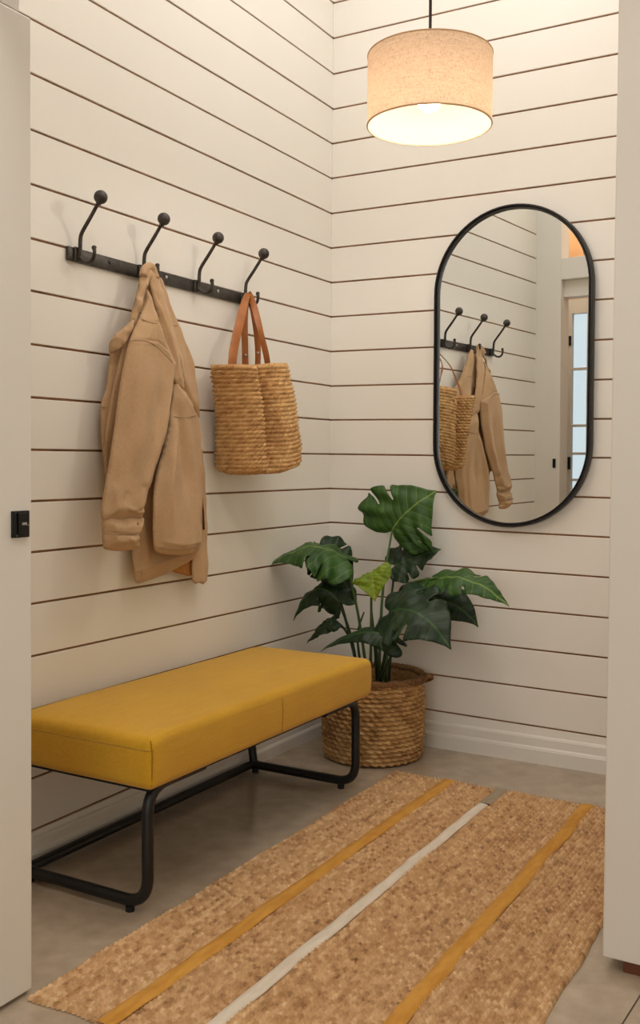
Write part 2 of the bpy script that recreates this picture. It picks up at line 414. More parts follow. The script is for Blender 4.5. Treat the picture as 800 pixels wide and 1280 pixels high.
# front wall with a wide window the daylight comes through
WX0, WX1, WZ0, WZ1 = .9, 3.0, .5, 2.5
bm = bmesh.new()
for a, b in (((.36, -6.2, 0), (WX0, -6.1, CEIL)), ((WX1, -6.2, 0), (3.4, -6.1, CEIL)), ((WX0, -6.2, 0), (WX1, -6.1, WZ0)), ((WX0, -6.2, WZ1), (WX1, -6.1, CEIL))): box(bm, a, b)
struct('wall_front', bm, M_wall)
bm = bmesh.new()
for a, b in (((WX0, -6.17, WZ0), (WX0+.06, -6.09, WZ1)), ((WX1-.06, -6.17, WZ0), (WX1, -6.09, WZ1)), ((WX0, -6.17, WZ0), (WX1, -6.09, WZ0+.06)), ((WX0, -6.17, WZ1-.06), (WX1, -6.09, WZ1)), ((1.93, -6.15, WZ0), (1.97, -6.1, WZ1))): box(bm, a, b, .004)
struct('window_1', bm, M_trim)

# ---- the glazed door the wall mirror catches, in the space beside the nook
MC = Vector((.765, -.021, 1.4495)); MYAW, MTILT = -.044, -.009
MN = Vector((math.sin(MYAW)*math.cos(MTILT), -math.cos(MYAW)*math.cos(MTILT), math.sin(MTILT)))
def mir(px, py, axis, val):
    d = ray(px, py); t = ((MC-CAMP).dot(MN))/d.dot(MN); P = CAMP + d*t; r = d - 2*d.dot(MN)*MN
    return P + r*((val-P[axis])/r[axis])
YD = -2.75
xA, xB, xC, xD = (mir(x, 480, 1, YD).x for x in (704, 714, 733, 741))
zt = mir(715, 374, 1, YD).z
zpt = mir(720, 392, 1, YD).z
ft = bmesh.new(); xe = xC + (xC-xB)*1.9 
d2b = bmesh.new()
box(d2b, (xA, YD-.04, 0), (xB, YD, zt), .002); box(d2b, (xC, YD-.04, 0), (xC+.012, YD, zt), .002)
box(d2b, (xB, YD-.04, zpt), (xC, YD, zt), .002); box(d2b, (xB, YD-.04, 0), (xC, YD, .25), .002)
zs = [mir(722, y, 1, YD).z for y in (461, 532, 567, 600)]
for z in zs: box(d2b, (xB, YD-.03, z-.008), (xC, YD-.01, z+.008), .001)
d2 = struct('door_2', d2b, M_trim)
struct('door_glass', boxbm((xB, YD-.022, .25), (xC, YD-.018, zpt)), M_glass, d2)
h = mir(712.5, 426, 1, YD+.004); struct('door_hinge', boxbm((h.x-.008, YD-.002, h.z-.03), (h.x+.008, YD+.008, h.z+.03), .001), M_lock, d2)
h = mir(712, 579, 1, YD+.004); struct('door_latch', boxbm((h.x-.010, YD-.002, h.z-.04), (h.x+.008, YD+.016, h.z+.04), .001), M_lock, d2)
h = mir(693, 579, 1, -2.098)
struct('light_switch', boxbm((h.x-.010, -2.102, h.z-.026), (h.x+.007, -2.094, h.z+.026), .001), M_lock, None)
bpy.data.objects['light_switch'].name = 'trim_4'
# pine clad wall beyond
bm = bmesh.new(); box(bm, (xC+.012, YD-.10, 0), (.44, YD, CEIL)); box(bm, (xA-.02, YD-.10, zt), (xC+.012, YD, CEIL)); struct('wall_pine', bm, M_pine)
bm = bmesh.new(); box(bm, (-1.5, YD-.10, 0), (xA, YD, CEIL)); struct('wall_beside_glass_door', bm, M_trim)

# ---------------------------------------------------------------- mirror
def stadium(hw, hh, n=40):
    c = hh-hw; out = []
    for i in range(n+1):
        a = PI*i/n; out.append((hw*math.cos(a), c+hw*math.sin(a)))
    for i in range(n+1):
        a = PI+PI*i/n; out.append((hw*math.cos(a), -c+hw*math.sin(a)))
    return out
mt = thing('wall_mirror', 'tall pill-shaped mirror in a thin black frame on the right-hand board wall', 'mirror', (MC.x, MC.y, MC.z))
zax = -MN  # local: x right, y depth towards the wall, z up
lx = Vector((0, 0, 1)).cross(MN); lx = Vector((-MN.y, MN.x, 0)).normalized(); lz = lx.cross(-MN); lz = lz if lz.z > 0 else -lz
def ML(x, d, z): return MC + lx*x + MN*d + lz*z       # d towards the room
HW, HH = .305, .588
bm = bmesh.new()
prof = [(0, -.016), (0, .012), (.0015, .0145), (.006, .0145), (.0075, .012), (.0085, .006), (.0105, .006), (.012, .0115), (.0155, .0115), (.0165, .002), (.0165, -.012)]
rings = [[bm.verts.new(ML(x, d, z)) for x, z in stadium(HW-i, HH-i)] for i, d in prof]
for A, B in zip(rings, rings[1:]):
    n = len(A)
    for k in range(n): bm.faces.new((A[k], A[(k+1) % n], B[(k+1) % n], B[k]))
bmesh.ops.recalc_face_normals(bm, faces=bm.faces[:])
obj('frame', bm, M_blackm, mt, True, 40)
bm = bmesh.new()
f1 = [bm.verts.new(ML(x, .000, z)) for x, z in stadium(HW-.016, HH-.016)]; f2 = [bm.verts.new(ML(x, -.004, z)) for x, z in stadium(HW-.016, HH-.016)]
bm.faces.new(f1); bm.faces.new(f2[::-1])
for k in range(len(f1)): bm.faces.new((f1[k], f2[k], f2[(k+1) % len(f1)], f1[(k+1) % len(f1)]))
bmesh.ops.recalc_face_normals(bm, faces=bm.faces[:]); obj('glass', bm, M_mirror, mt)
bm = bmesh.new(); f1 = [bm.verts.new(ML(x, -.006, z)) for x, z in stadium(HW-.004, HH-.004)]; f2 = [bm.verts.new(ML(x, -.011, z)) for x, z in stadium(HW-.004, HH-.004)]
bm.faces.new(f1); bm.faces.new(f2[::-1])
for k in range(len(f1)): bm.faces.new((f1[k], f2[k], f2[(k+1) % len(f1)], f1[(k+1) % len(f1)]))
bmesh.ops.recalc_face_normals(bm, faces=bm.faces[:]); obj('backing', bm, M_black, mt)

# ---------------------------------------------------------------- coat rack
rk = thing('coat_rack', 'black iron rail with four ball-tipped coat hooks on the left board wall', 'coat rack', (0, -1.04, 1.66))
zr = lambda y: 1.661 - .004*(y+1.5)
bm = bmesh.new(); box(bm, (.0005, -1.503, 1.642), (.011, -.585, 1.680), .0025); obj('rail', bm, M_iron, rk, True, 30)
HY = (-1.471, -1.199, -.924, -.656)
for i, y in enumerate(HY):
    bm = bmesh.new()
    # long arm: rises close to the wall then leans out to the ball
    arm = catmull([(.012, y, 1.645), (.020, y, 1.652), (.024, y, 1.675), (.026, y, 1.705), (.033, y, 1.722), (.060, y, 1.755), (.083, y, 1.784), (.094, y, 1.800)], 6)
    tube(bm, arm, lambda t: .0062-.0012*t, 12)
    box(bm, (.010, y-.013, 1.641), (.019, y+.013, 1.681), .003)
    # small curled hook beneath
    low = catmull([(.016, y, 1.664), (.026, y, 1.650), (.042, y, 1.638), (.060, y, 1.636), (.073, y, 1.646), (.077, y, 1.662), (.075, y, 1.674)], 6)
    tube(bm, low, lambda t: .0052 if t < .9 else .0052+.002*(t-.9)*10, 12)
    sphere(bm, (.0755, y, 1.675), .0068, (1, 1, .8))
    hk = obj('hook', bm, M_iron, rk, True, 50)
    bm = bmesh.new(); sphere(bm, (.099, y, 1.808), .0188, seg=28); cyl(bm, (.090, y, 1.789), (.094, y, 1.797), .0075); obj('ball_tip', bm, M_iron, hk, True)
for y in (-1.337, -1.075, -.80):
    bm = bmesh.new(); sphere(bm, (.0115, y, 1.665), .0055, (.45, 1, 1)); obj('screw_head', bm, M_black if y < -1.2 else M_steel, rk, True)

# ---------------------------------------------------------------- bench
bn = thing('bench', 'mustard yellow upholstered bench on bent black tube legs', 'bench', (.26, -1.15, 0))
X0, X1, Y0, Y1, Z0, Z1 = .045, .496, -1.738, -.592, .315, .446
bm = bmesh.new(); box(bm, (X0, Y0, Z0), (X1, Y1, Z1), .020, 0, 5)
bmesh.ops.subdivide_edges(bm, edges=[e for e in bm.edges if e.calc_length() > .05], cuts=28, use_grid_fill=True)
cx_, cy_ = (X0+X1)/2, (Y0+Y1)/2
for v in bm.verts:
    u = (v.co.x-cx_)/((X1-X0)/2); w = (v.co.y-cy_)/((Y1-Y0)/2)
    if v.co.z > Z1-.03: v.co.z += .010*(1-u*u)*(1-w**4) - .004*max(0, abs(w)-.9)*10
    n = noise.noise(Vector((v.co.x*5, v.co.y*4, v.co.z*6)))*.0022
    v.co.x += n*(1 if u > 0 else -1)*abs(u); v.co.z += n*.6
    q = (v.co.z-(Z0+Z1)/2)/((Z1-Z0)/2)
    v.co.x += .004*(1-q*q)*(u if abs(u) > .9 else 0); v.co.y += .004*(1-q*q)*(w if abs(w) > .95 else 0)
obj('seat_cushion', bm, M_must, bn, True)
# seams: welt along top corners and stitched joins
M_welt = simple('mustard_welt', (158, 108, 22), .9)
def seam(pts, r=.0014): obj('seam', tubebm(catmull(pts, 6), r, 6), M_welt, bn, True)
seam([(X1-.004, Y0+.008, Z0+.012), (X1+.0005, Y0+.004, Z0+.05), (X1+.0005, Y0+.004, Z1-.04), (X1-.006, Y0+.006, Z1-.010)])
seam([(X1-.004, Y1-.008, Z0+.012), (X1+.0005, Y1-.004, Z0+.05), (X1+.0005, Y1-.004, Z1-.04), (X1-.006, Y1-.006, Z1-.010)])
ys = ony(352, 900, 0); 
yy = onx(352, 905, X1).y
seam([(X1+.0015, yy, Z0+.012), (X1+.0045, yy, (Z0+Z1)/2), (X1+.0015, yy, Z1-.022)], .0008)
# frame: two continuous loops under the ends plus floor rail along the wall
TR = .0145
FX, BX, YA, YB = .457, .046, -1.700, -.628
def endloop(y, s):
    return fillet([(FX-.002, y+s*.22, Z0-.006), (FX-.002, y, Z0-.006), (FX, y, TR+.012), (BX, y, TR+.012)], .07, 10)
bm = bmesh.new(); tube(bm, endloop(YA, 1), TR, 16)
obj('leg', bm, M_black, bn, True, 50)
bm = bmesh.new(); tube(bm, endloop(YB, -1), TR, 16); obj('leg', bm, M_black, bn, True, 50)
bm = bmesh.new(); tube(bm, fillet([(BX, YA, TR+.012), (BX, YB, TR+.012)], .05), TR*.95, 16); obj('floor_rail', bm, M_black, bn, True, 50)
for y in (YA, YB):
    s = 1 if y == YA else -1
    bm = bmesh.new(); tube(bm, fillet([(BX+.02, y, TR+.012), (BX+.005, y, TR+.02), (BX-.010, y, .14), (BX-.010, y, Z0-.006), (BX-.010, y+s*.2, Z0-.006)], .05, 10), TR, 16)
    obj('leg', bm, M_black, bn, True, 50)
for x, y in ((FX-.055, YA), (FX-.055, YB), (BX+.02, YA), (BX+.012, YB)):
    bm = bmesh.new(); tube(bm, [(x, y, 0), (x, y, .002), (x, y, .014)], .011, 16); obj('foot', bm, M_rubber, bn, True, 40)
bm = bmesh.new(); box(bm, (X0+.03, Y0+.03, Z0-.012), (X1-.03, Y1-.03, Z0+.004), .002); obj('seat_base', bm, M_rubber, bn)

# ---------------------------------------------------------------- rug
rg = thing('rug', 'braided natural jute rug with two mustard stripes and one cream stripe', 'rug', (.95, -1.25, 0))
RX0, RX1, RY0, RY1 = .490, 1.418, -2.118, -.385
NX, ROWW = 75, (RX1-RX0)/75
nu = NX*4+1; nv = 520
vs = []; fs = []; rt_ = []
def edge_off(y): return .006*noise.noise(Vector((y*6, 3.3, 0))) + .003*noise.noise(Vector((y*25, 1.3, 0)))
rowj = [R.uniform(0, 1) for _ in range(NX+2)]; rowl = [R.uniform(.8, 1.25) for _ in range(NX+2)]
def rug_h(u, v):
    """height of the braid at x cell coordinate u (rows) and metres v"""
    k = int(min(max(u, 0), NX-1e-6)); fr = u-k
    rid = math.sin(PI*fr)**.6
    ph = v/(.0135*rowl[k]) + rowj[k] + .45*fr; st = abs(math.sin(PI*ph))
    tn = .62*hsh(k, math.floor(ph)) + .13*hsh(k, 3.3) + .25*hsh(k, math.floor(ph/5+.3*hsh(k, 1)), 2)
    return .003 + rid*(.0034+.0062*st**.8), tn
for j in range(nv+1):
    t = j/nv; y = RY0+(RY1-RY0)*t
    for i in range(nu):
        u = i/4; x = RX0+(RX1-RX0)*i/(nu-1)
        sx = edge_off(y)*(1-i/(nu-1)) - edge_off(y+9)*(i/(nu-1))
        yy2 = y + (.008*noise.noise(Vector((x*9, 7, 0))) + .003*math.sin(u*PI*2))*(1 if j > nv-8 or j < 8 else 0)*(1 if t > .5 else -1) + .006*noise.noise(Vector((x*2, 2.2, 0)))
        wave = .0025*noise.noise(Vector((x*4, y*3, 5)))
        h_, tn = rug_h(u, y); h_ += max(0, wave); rt_.append(tn)
        if i in (0, nu-1): h_ = .001
        elif j in (0, nv): h_ = .0015
        vs.append((x+sx, yy2, h_ + .0006*noise.noise(Vector((x*150, y*150, 0)))))
for j in range(nv):
    for i in range(nu-1):
        a = j*nu+i; fs.append((a, a+1, a+nu+1, a+nu))
rugo = obj('rug_weave', (vs, fs), M_jute, rg, True); tones(rugo, rt_)
def stripe(name, xa, xb, ya, yb, mat, wob, seed):
    bm = bmesh.new(); n = 90; prev = None
    for j in range(n+1):
        t = j/n; y = ya+(yb-ya)*t
        o = wob*noise.noise(Vector((y*5, seed, 0))) + wob*.4*noise.noise(Vector((y*18, seed, 2))); w = 1+.10*noise.noise(Vector((y*11, seed, 5)))
        c = (xa+xb)/2+o; hw_ = (xb-xa)/2*w
        row = [bm.verts.new((c+hw_*k, y, z+.0008*noise.noise(Vector((y*60, k*3, seed))))) for k, z in ((-1, .010), (-.85, .0142), (-.3, .0148), (.3, .0148), (.85, .0142), (1, .010))]
        if prev:
            for k in range(5): bm.faces.new((prev[k], prev[k+1], row[k+1], row[k]))
        prev = row
    bmesh.ops.recalc_face_normals(bm, faces=bm.faces[:])
    return obj(name, bm, mat, rg, True)
s1 = stripe('stripe', .676, .716, -2.122, -.392, M_ylw, .007, 1); s1['label'] = 'mustard stripe nearer the bench'
s2 = stripe('stripe', .864, .896, -2.120, -.565, M_wht, .006, 2); s2['label'] = 'cream stripe'
s3 = stripe('stripe', 1.152, 1.192, -2.120, -.400, M_ylw, .007, 3); s3['label'] = 'mustard stripe on the far side from the bench'
s4 = stripe('stripe', .864, .905, -.560, -.393, M_grey, .004, 4); s4['label'] = 'short greyish stripe end'

# ---------------------------------------------------------------- pendant
PY = -1.0
pc = ony(536.5, 157, PY); PX, PZ0 = pc.x, pc.z
pr_ = (ony(614.5, 110, PY).x-ony(458.5, 110, PY).x)/2*.972*math.cos(.0)
PRAD = .1705; PH = .188
pn = thing('pendant_lamp', 'lit linen drum shade pendant hanging on a dark cord', 'pendant lamp', (PX, PY, PZ0))
bm = lathe([(PRAD, 0), (PRAD, PH)], (PX, PY, PZ0), 96); so = obj('shade', bm, M_shade, pn, True)
bm = lathe([(PRAD-.0022, .001), (PRAD-.0022, PH-.001)], (PX, PY, PZ0), 96); 
M_lin = m_shade('shade_lining', .55, (214, 202, 180), (220, 208, 188)); obj('lining', bm, M_lin, so, True)
for z in (0, PH):
    bm = bmesh.new(); tube(bm, [(PX+(PRAD-.001)*math.cos(2*PI*k/96), PY+(PRAD-.001)*math.sin(2*PI*k/96), PZ0+z) for k in range(96)], .0024, 8, True); obj('shade_rim', bm, M_shaderim, so, True)
bz = PZ0+.072
M_diff = m_shade('diffuser', .75, (252, 244, 230), (255, 250, 240))
bm = bmesh.new(); sphere(bm, (PX, PY, bz), .035); tube(bm, [(PX, PY, bz+.025), (PX, PY, bz+.06)], .018, 16)
obj('bulb', bm, M_bulb, pn, True)
bm = bmesh.new(); tube(bm, [(PX, PY, bz+.055), (PX, PY, bz+.09)], .022, 20)
for k in range(3):
    a = 2*PI*k/3+.4; tube(bm, [(PX, PY, bz+.085), (PX+PRAD*math.cos(a)*.985, PY+PRAD*math.sin(a)*.985, PZ0+PH-.004)], .0018, 6)
obj('lamp_holder', bm, M_cord, pn, True, 40)
bm = bmesh.new(); tube(bm, [(PX, PY, bz+.095), (PX-.001, PY, 2.8), (PX, PY, CEIL-.02)], .0042, 10); obj('cord', bm, M_cord, pn, True)
bm = lathe([(0.001, -.03), (.05, -.028), (.058, -.02), (.06, 0)], (PX, PY, CEIL), 40); obj('ceiling_rose', bm, M_black, pn, True)

# ---------------------------------------------------------------- coat
def cloth(name, outline, thick, ridges, mat, parent, sm=4, edgew=.035, step=.0048, back=.35, ctrl=(), seed=0, wr=1):
    """a hanging cloth panel: outline as (px, py, distance from the wall); both faces, with folds"""
    pts = [onx(a, b, c) for a, b, c in outline]
    loop = catmull(pts, sm, True) if sm > 1 else pts
    # even spacing
    dense = []
    for i in range(len(loop)):
        a, b = loop[i], loop[(i+1) % len(loop)]; n = max(1, int((b-a).length/step))
        for j in range(n): dense.append(a.lerp(b, j/n))
    B2 = [Vector((p.y, p.z)) for p in dense]
    ctr = [onx(a, b, c) for a, b, c in ctrl]; src = [(Vector((p.y, p.z)), p.x) for p in pts] + [(Vector((p.y, p.z)), p.x) for p in ctr]
    def inside(q):
        c = False; n = len(B2); j = n-1
        for i in range(n):
            a, b = B2[i], B2[j]
            if (a.y > q.y) != (b.y > q.y) and q.x < (b.x-a.x)*(q.y-a.y)/(b.y-a.y)+a.x: c = not c
            j = i
        return c
    def dist(q):
        m = 9
        for i in range(0, len(B2)):
            a = B2[i]; b = B2[(i+1) % len(B2)]; ab = b-a; l2 = ab.length_squared
            t = 0 if l2 == 0 else max(0, min(1, (q-a).dot(ab)/l2)); d = (q-a-ab*t).length
            if d < m: m = d
        return m
    y0 = min(p.x for p in B2); y1 = max(p.x for p in B2); z0 = min(p.y for p in B2); z1 = max(p.y for p in B2)
    ins = []; ds = [0]*len(B2); r = 0
    z = z0
    while z < z1:
        y = y0 + (step/2 if r % 2 else 0)
        while y < y1:
            q = Vector((y, z))
            if inside(q):
                d = dist(q)
                if d > step*.45: ins.append(q); ds.append(d)
            y += step
        z += step*.87; r += 1
    P = B2+ins; nb = len(B2)
    ov, oe, of, orig, _, _ = delaunay_2d_cdt(P, [(i, (i+1) % nb) for i in range(nb)], [], 1, 1e-7)
    rid = []
    for path, amp, wd in ridges:
        pp = [onx(a, b, .1) for a, b in path]; rid.append(([Vector((p.y, p.z)) for p in pp], amp, wd))
    V = []; Bk = {}; faces = []
    for q, og in zip(ov, orig):
        d = ds[og[0]] if og else 0
        sw = sx = 0
        for c, xx in src:
            w = 1/((c-q).length_squared+1e-5)**1.3; sw += w; sx += w*xx
        base = sx/sw
        isb = bool(og) and og[0] < nb
        if isb: base = dense[og[0]].x
        k = min(d/edgew, 1); k1 = min(d/.007, 1); t = min(thick, .012)*.55*math.sqrt(max(0, 1-(1-k1)**2)) + thick*.55*(k*k*(3-2*k))
        f = 0
        for pp, amp, wd in rid:
            m = 9; sp = 0; ns = len(pp)-1
            for i in range(ns):
                ab = pp[i+1]-pp[i]; tt = max(0, min(1, (q-pp[i]).dot(ab)/ab.length_squared)); dd_ = (q-pp[i]-ab*tt).length
                if dd_ < m: m = dd_; sp = (i+tt)/ns
            en = max(0, min(1, sp/.3, (1-sp)/.3)) if wd >= .008 else 1
            f += amp*math.exp(-(m/wd)**2)*en*en*(3-2*en)
        f += wr*.0055*noise.noise(Vector((q.x*15, q.y*3.2, seed))) + .0008*noise.noise(Vector((q.x*26, q.y*12, seed)))
        kk = min(d/.008, 1)
        V.append((base+t+f*kk, q.x, q.y)); Bk[len(V)-1] = (base-back*t+f*kk*.6, isb)
    n = len(V); VV = list(V); mp = {}
    for i in range(n):
        bx, isb = Bk[i]
        if isb: mp[i] = i
        else: mp[i] = len(VV); VV.append((max(.004, bx), V[i][1], V[i][2]))
    for f_ in of:
        faces.append(tuple(f_)); faces.append(tuple(mp[i] for i in reversed(f_)))
    me = bpy.data.meshes.new(name); me.from_pydata(VV, [], faces); me.update()
    bm = bmesh.new(); bm.from_mesh(me); bmesh.ops.recalc_face_normals(bm, faces=bm.faces[:])
    return obj(name, bm, mat, parent, True)
ct = thing('jacket', 'khaki cotton jacket hanging from the second hook of the coat rack', 'jacket', (.05, -1.2, 1.65))
# hem of the back, seen below the front
cloth('back_panel', [(172, 560, .03), (166, 640, .03), (165, 690, .035), (168, 722, .04), (171, 729, .04), (180, 727, .045), (208, 717, .05), (236, 702, .06), (246, 690, .06), (249, 640, .05), (245, 560, .04), (210, 520, .03)], .014,
      [([(176, 640), (177, 722)], -.006, .006), ([(195, 640), (200, 712)], .008, .015), ([(170, 722), (236, 696)], .004, .006)], M_khaki, ct, seed=1)
cloth('lining', [(212, 690, .030), (214, 712, .03), (226, 717, .034), (240, 719, .038), (244, 700, .04), (240, 680, .04)], .004, [], M_lining, ct, seed=2, edgew=.01)
cloth('front_placket', [(250, 560, .05), (246, 620, .055), (244, 660, .055), (240, 690, .05), (240.5, 727, .05), (249, 728.5, .05), (258, 726.5, .045), (258, 680, .04), (257, 640, .04), (256, 610, .04), (253, 570, .04)], .007,
      [([(249, 600), (249, 725)], -.003, .005)], M_khaki, ct, sm=2, edgew=.008, seed=3)
bm = bmesh.new(); tube(bm, [onx(252, 622, .06), onx(254, 640, .062), onx(255, 662, .06)], .0032, 8); obj('zip', bm, simple('brass_dark_zip', (92, 58, 30), .5, .3), ct, True)
# body behind the sleeve on the left, with the collar fold
cloth('body_panel', [(166, 400, .04), (150, 416, .035), (139, 432, .03), (136, 455, .03), (132, 486, .035), (126, 506, .035), (126, 540, .04), (129, 575, .04), (136, 610, .045), (160, 620, .05), (200, 600, .05), (232, 560, .05), (236, 480, .05), (220, 430, .05), (192, 390, .05)], .018,
      [([(150, 440), (141, 500), (138, 570)], -.014, .012), ([(133, 500), (131, 570)], .008, .014)], M_khaki, ct, seed=4)
cloth('collar', [(168, 398, .085), (156, 408, .08), (144, 418, .07), (137, 428, .06), (136.5, 440, .055), (141, 441, .06), (150, 436, .075), (158, 428, .085), (166, 412, .09)], .010, [([(165, 402), (142, 432)], .006, .012)], M_khaki, ct, seed=5, edgew=.02)
# left strip running from the hook down the side of the sleeve
cloth('left_band', [(186, 333, .062), (179, 338, .060), (174, 349, .062), (170, 368, .07), (164, 392, .074), (157, 418, .066), (149, 450, .060), (140, 490, .056), (132, 540, .06), (131, 585, .055), (140, 600, .055), (150, 540, .055), (158, 480, .058), (166, 436, .062), (172, 405, .075), (178, 380, .088), (184, 358, .080), (190, 345, .075)], .012,
      [([(184, 345), (172, 385), (158, 425)], .006, .008), ([(176, 355), (164, 400), (150, 455)], -.004, .006)], M_khaki, ct, seed=6, edgew=.03)
# inner yoke between the two strips
cloth('inner_yoke', [(184, 352, .045), (180, 372, .05), (176, 392, .06), (180, 420, .06), (200, 430, .06), (204, 410, .055), (195, 378, .05), (189, 355, .045)], .008, [([(186, 360), (190, 400)], .006, .012)], M_khaki, ct, seed=7, edgew=.015)
# right side: rear sleeve panel and the rolled strip
cloth('rear_sleeve', [(198, 346, .05), (196, 372, .05), (203, 410, .05), (214, 450, .055), (226, 486, .06), (238, 508, .06), (246, 524, .055), (247, 512, .045), (245, 490, .04), (242, 468, .035), (238, 446, .035), (229, 424, .04), (221, 402, .045), (212, 380, .045), (205, 360, .045)], .020,
      [([(218, 404), (232, 450), (240, 500)], .008, .014), ([(212, 406), (226, 406)], -.003, .003), ([(225, 440), (238, 500)], -.006, .008)], M_khaki, ct, seed=8, edgew=.02)
cloth('right_band', [(187, 332, .062), (193, 337, .062), (199, 352, .066), (206, 374, .075), (214, 402, .085), (221, 430, .09), (226, 458, .09), (230, 487, .085), (224, 483, .09), (216, 476, .095), (211, 450, .095), (203, 420, .09), (196, 394, .085), (190, 368, .078), (186, 348, .07)], .012,
      [([(191, 345), (204, 390), (214, 425), (223, 470)], .008, .008), ([(199, 365), (212, 410)], -.003, .004)], M_khaki, ct, seed=9, edgew=.03)
# right front panel with the rounded hem
cloth('front_panel', [(216, 476, .085), (214, 500, .09), (210, 530, .09), (201, 570, .09), (193, 604, .095), (191, 650, .10), (192, 682, .10), (197, 691, .10), (212, 693.5, .105), (230, 694, .10), (245, 690, .09), (249.5, 683, .08), (250, 650, .07), (250, 600, .06), (250, 560, .055), (248, 528, .055), (243, 514, .06), (236, 498, .07), (227, 486, .08)], .034,
      [([(222, 500), (212, 560), (205, 620), (206, 680)], .014, .018), ([(218, 492), (228, 560), (232, 640)], -.014, .018), ([(242, 540), (246, 620), (243, 684)], .010, .014),
       ([(236, 520), (240, 600)], .005, .02), ([(196, 680), (222, 684), (247, 680)], -.0035, .0022)], M_khaki, ct, seed=10)
# the near sleeve
cloth('sleeve', [(184, 362, .075), (181, 380, .085), (171, 404, .095), (161, 428, .10), (153, 462, .10), (147, 500, .10), (141, 545, .10), (134, 590, .105), (128, 624, .11), (127.5, 650, .115), (150, 652, .12), (174, 650, .12), (178, 640, .118), (186, 610, .115), (195, 580, .11), (204, 552, .105), (209, 530, .105), (213, 500, .10), (216, 474, .10), (218.5, 454, .10), (212, 440, .10), (203, 416, .095), (196, 396, .09), (190, 378, .085)], .044,
      [([(180, 440), (168, 520), (152, 600)], .010, .026), ([(192, 470), (186, 540), (168, 610)], -.009, .020), ([(160, 470), (146, 560)], -.006, .010),
       ([(146, 636), (160, 641), (174, 638)], .006, .005), ([(140, 632), (148, 612)], -.004, .010), ([(160, 608), (184, 614)], -.004, .012), ([(146, 643), (172, 633)], -.004, .004), ([(136, 600), (131, 645)], .004, .008),
       ([(161, 426), (174, 425), (188, 427), (200, 437), (217, 453)], -.0040, .0022), ([(161, 429), (188, 430), (199, 440), (216, 456)], .0025, .003), ([(176, 402), (196, 405)], -.003, .004)], M_khaki, ct, seed=11, edgew=.04)
cf = cloth('cuff', [(128, 646.5, .112), (127.5, 665, .115), (128.5, 682, .118), (133, 687, .12), (152, 689, .125), (171, 686, .125), (174, 683, .122), (172.5, 672, .122), (176, 662, .12), (178.5, 647, .118), (160, 645.5, .125), (145, 646.5, .118)], .040,
      [([(129, 666), (150, 668), (174, 667)], -.006, .003), ([(128, 648), (178, 648)], .004, .004), ([(145, 672), (160, 684)], .005, .005), ([(140, 680), (170, 674)], -.004, .005)], M_khaki, ct, sm=2, seed=12, edgew=.03)
p = onx(172.5, 655, .147); bm = bmesh.new(); sphere(bm, p, .0055, (.5, 1, 1)); obj('button', bm, M_seam, cf, True)
p = onx(170.5, 677, .147); bm = bmesh.new(); sphere(bm, p, .005, (.5, 1, 1)); obj('button', bm, M_seam, cf, True)
# hanging loop over the hook
bm = bmesh.new(); tube(bm, catmull([onx(179, 345, .070), onx(181, 337, .066), onx(187, 333, .064), onx(192, 338, .066), onx(194, 348, .07)], 5), lambda t: .0125, 14)
obj('hood_fold', bm, M_khaki, ct, True)


def seam_on(o, pts, r=.0011, name='seam', par=None, lift=0.0, mat=None):
    """a line of stitching lying on the front of a cloth panel"""
    V = [v.co for v in o.data.vertices]; out = []
    for p in catmull([onx(a, b, .11) for a, b in pts], 6):
        q = p
        for _ in range(3):
            best = sorted(((v.y-q.y)**2+(v.z-q.z)**2, -v.x, v) for v in V)[:8]
            x = max(b[2].x for b in best)
            d = (q-CAMP); q = CAMP + d*((x-CAMP.x)/d.x)
        out.append(Vector((q.x+lift, q.y, q.z)))
    sm_ = [out[0]]+[(out[i-1]+out[i]*2+out[i+1])/4 for i in range(1, len(out)-1)]+[out[-1]]
    return obj(name, tubebm(sm_, r, 6), mat or M_seam, o, True)
P_ = {c.name.split('.')[0]: c for c in ct.children}
seam_on(P_['sleeve'], [(162, 426), (175, 425), (188, 428), (200, 437), (216, 453)])
seam_on(P_['sleeve'], [(177, 399), (186, 402), (197, 405)])
seam_on(P_['front_panel'], [(194, 683), (210, 687), (230, 687), (248, 682)])
seam_on(P_['body_panel'], [(127, 509), (134, 510), (139, 509)])
seam_on(P_['front_panel'], [(218, 521), (232, 522), (246, 519)])
seam_on(P_['rear_sleeve'], [(212, 405), (217, 407), (222, 407)])
seam_on(P_['back_panel'], [(176, 690), (177, 719)]); 
seam_on(P_['cuff'], [(129, 667), (148, 668.5), (172, 667)])

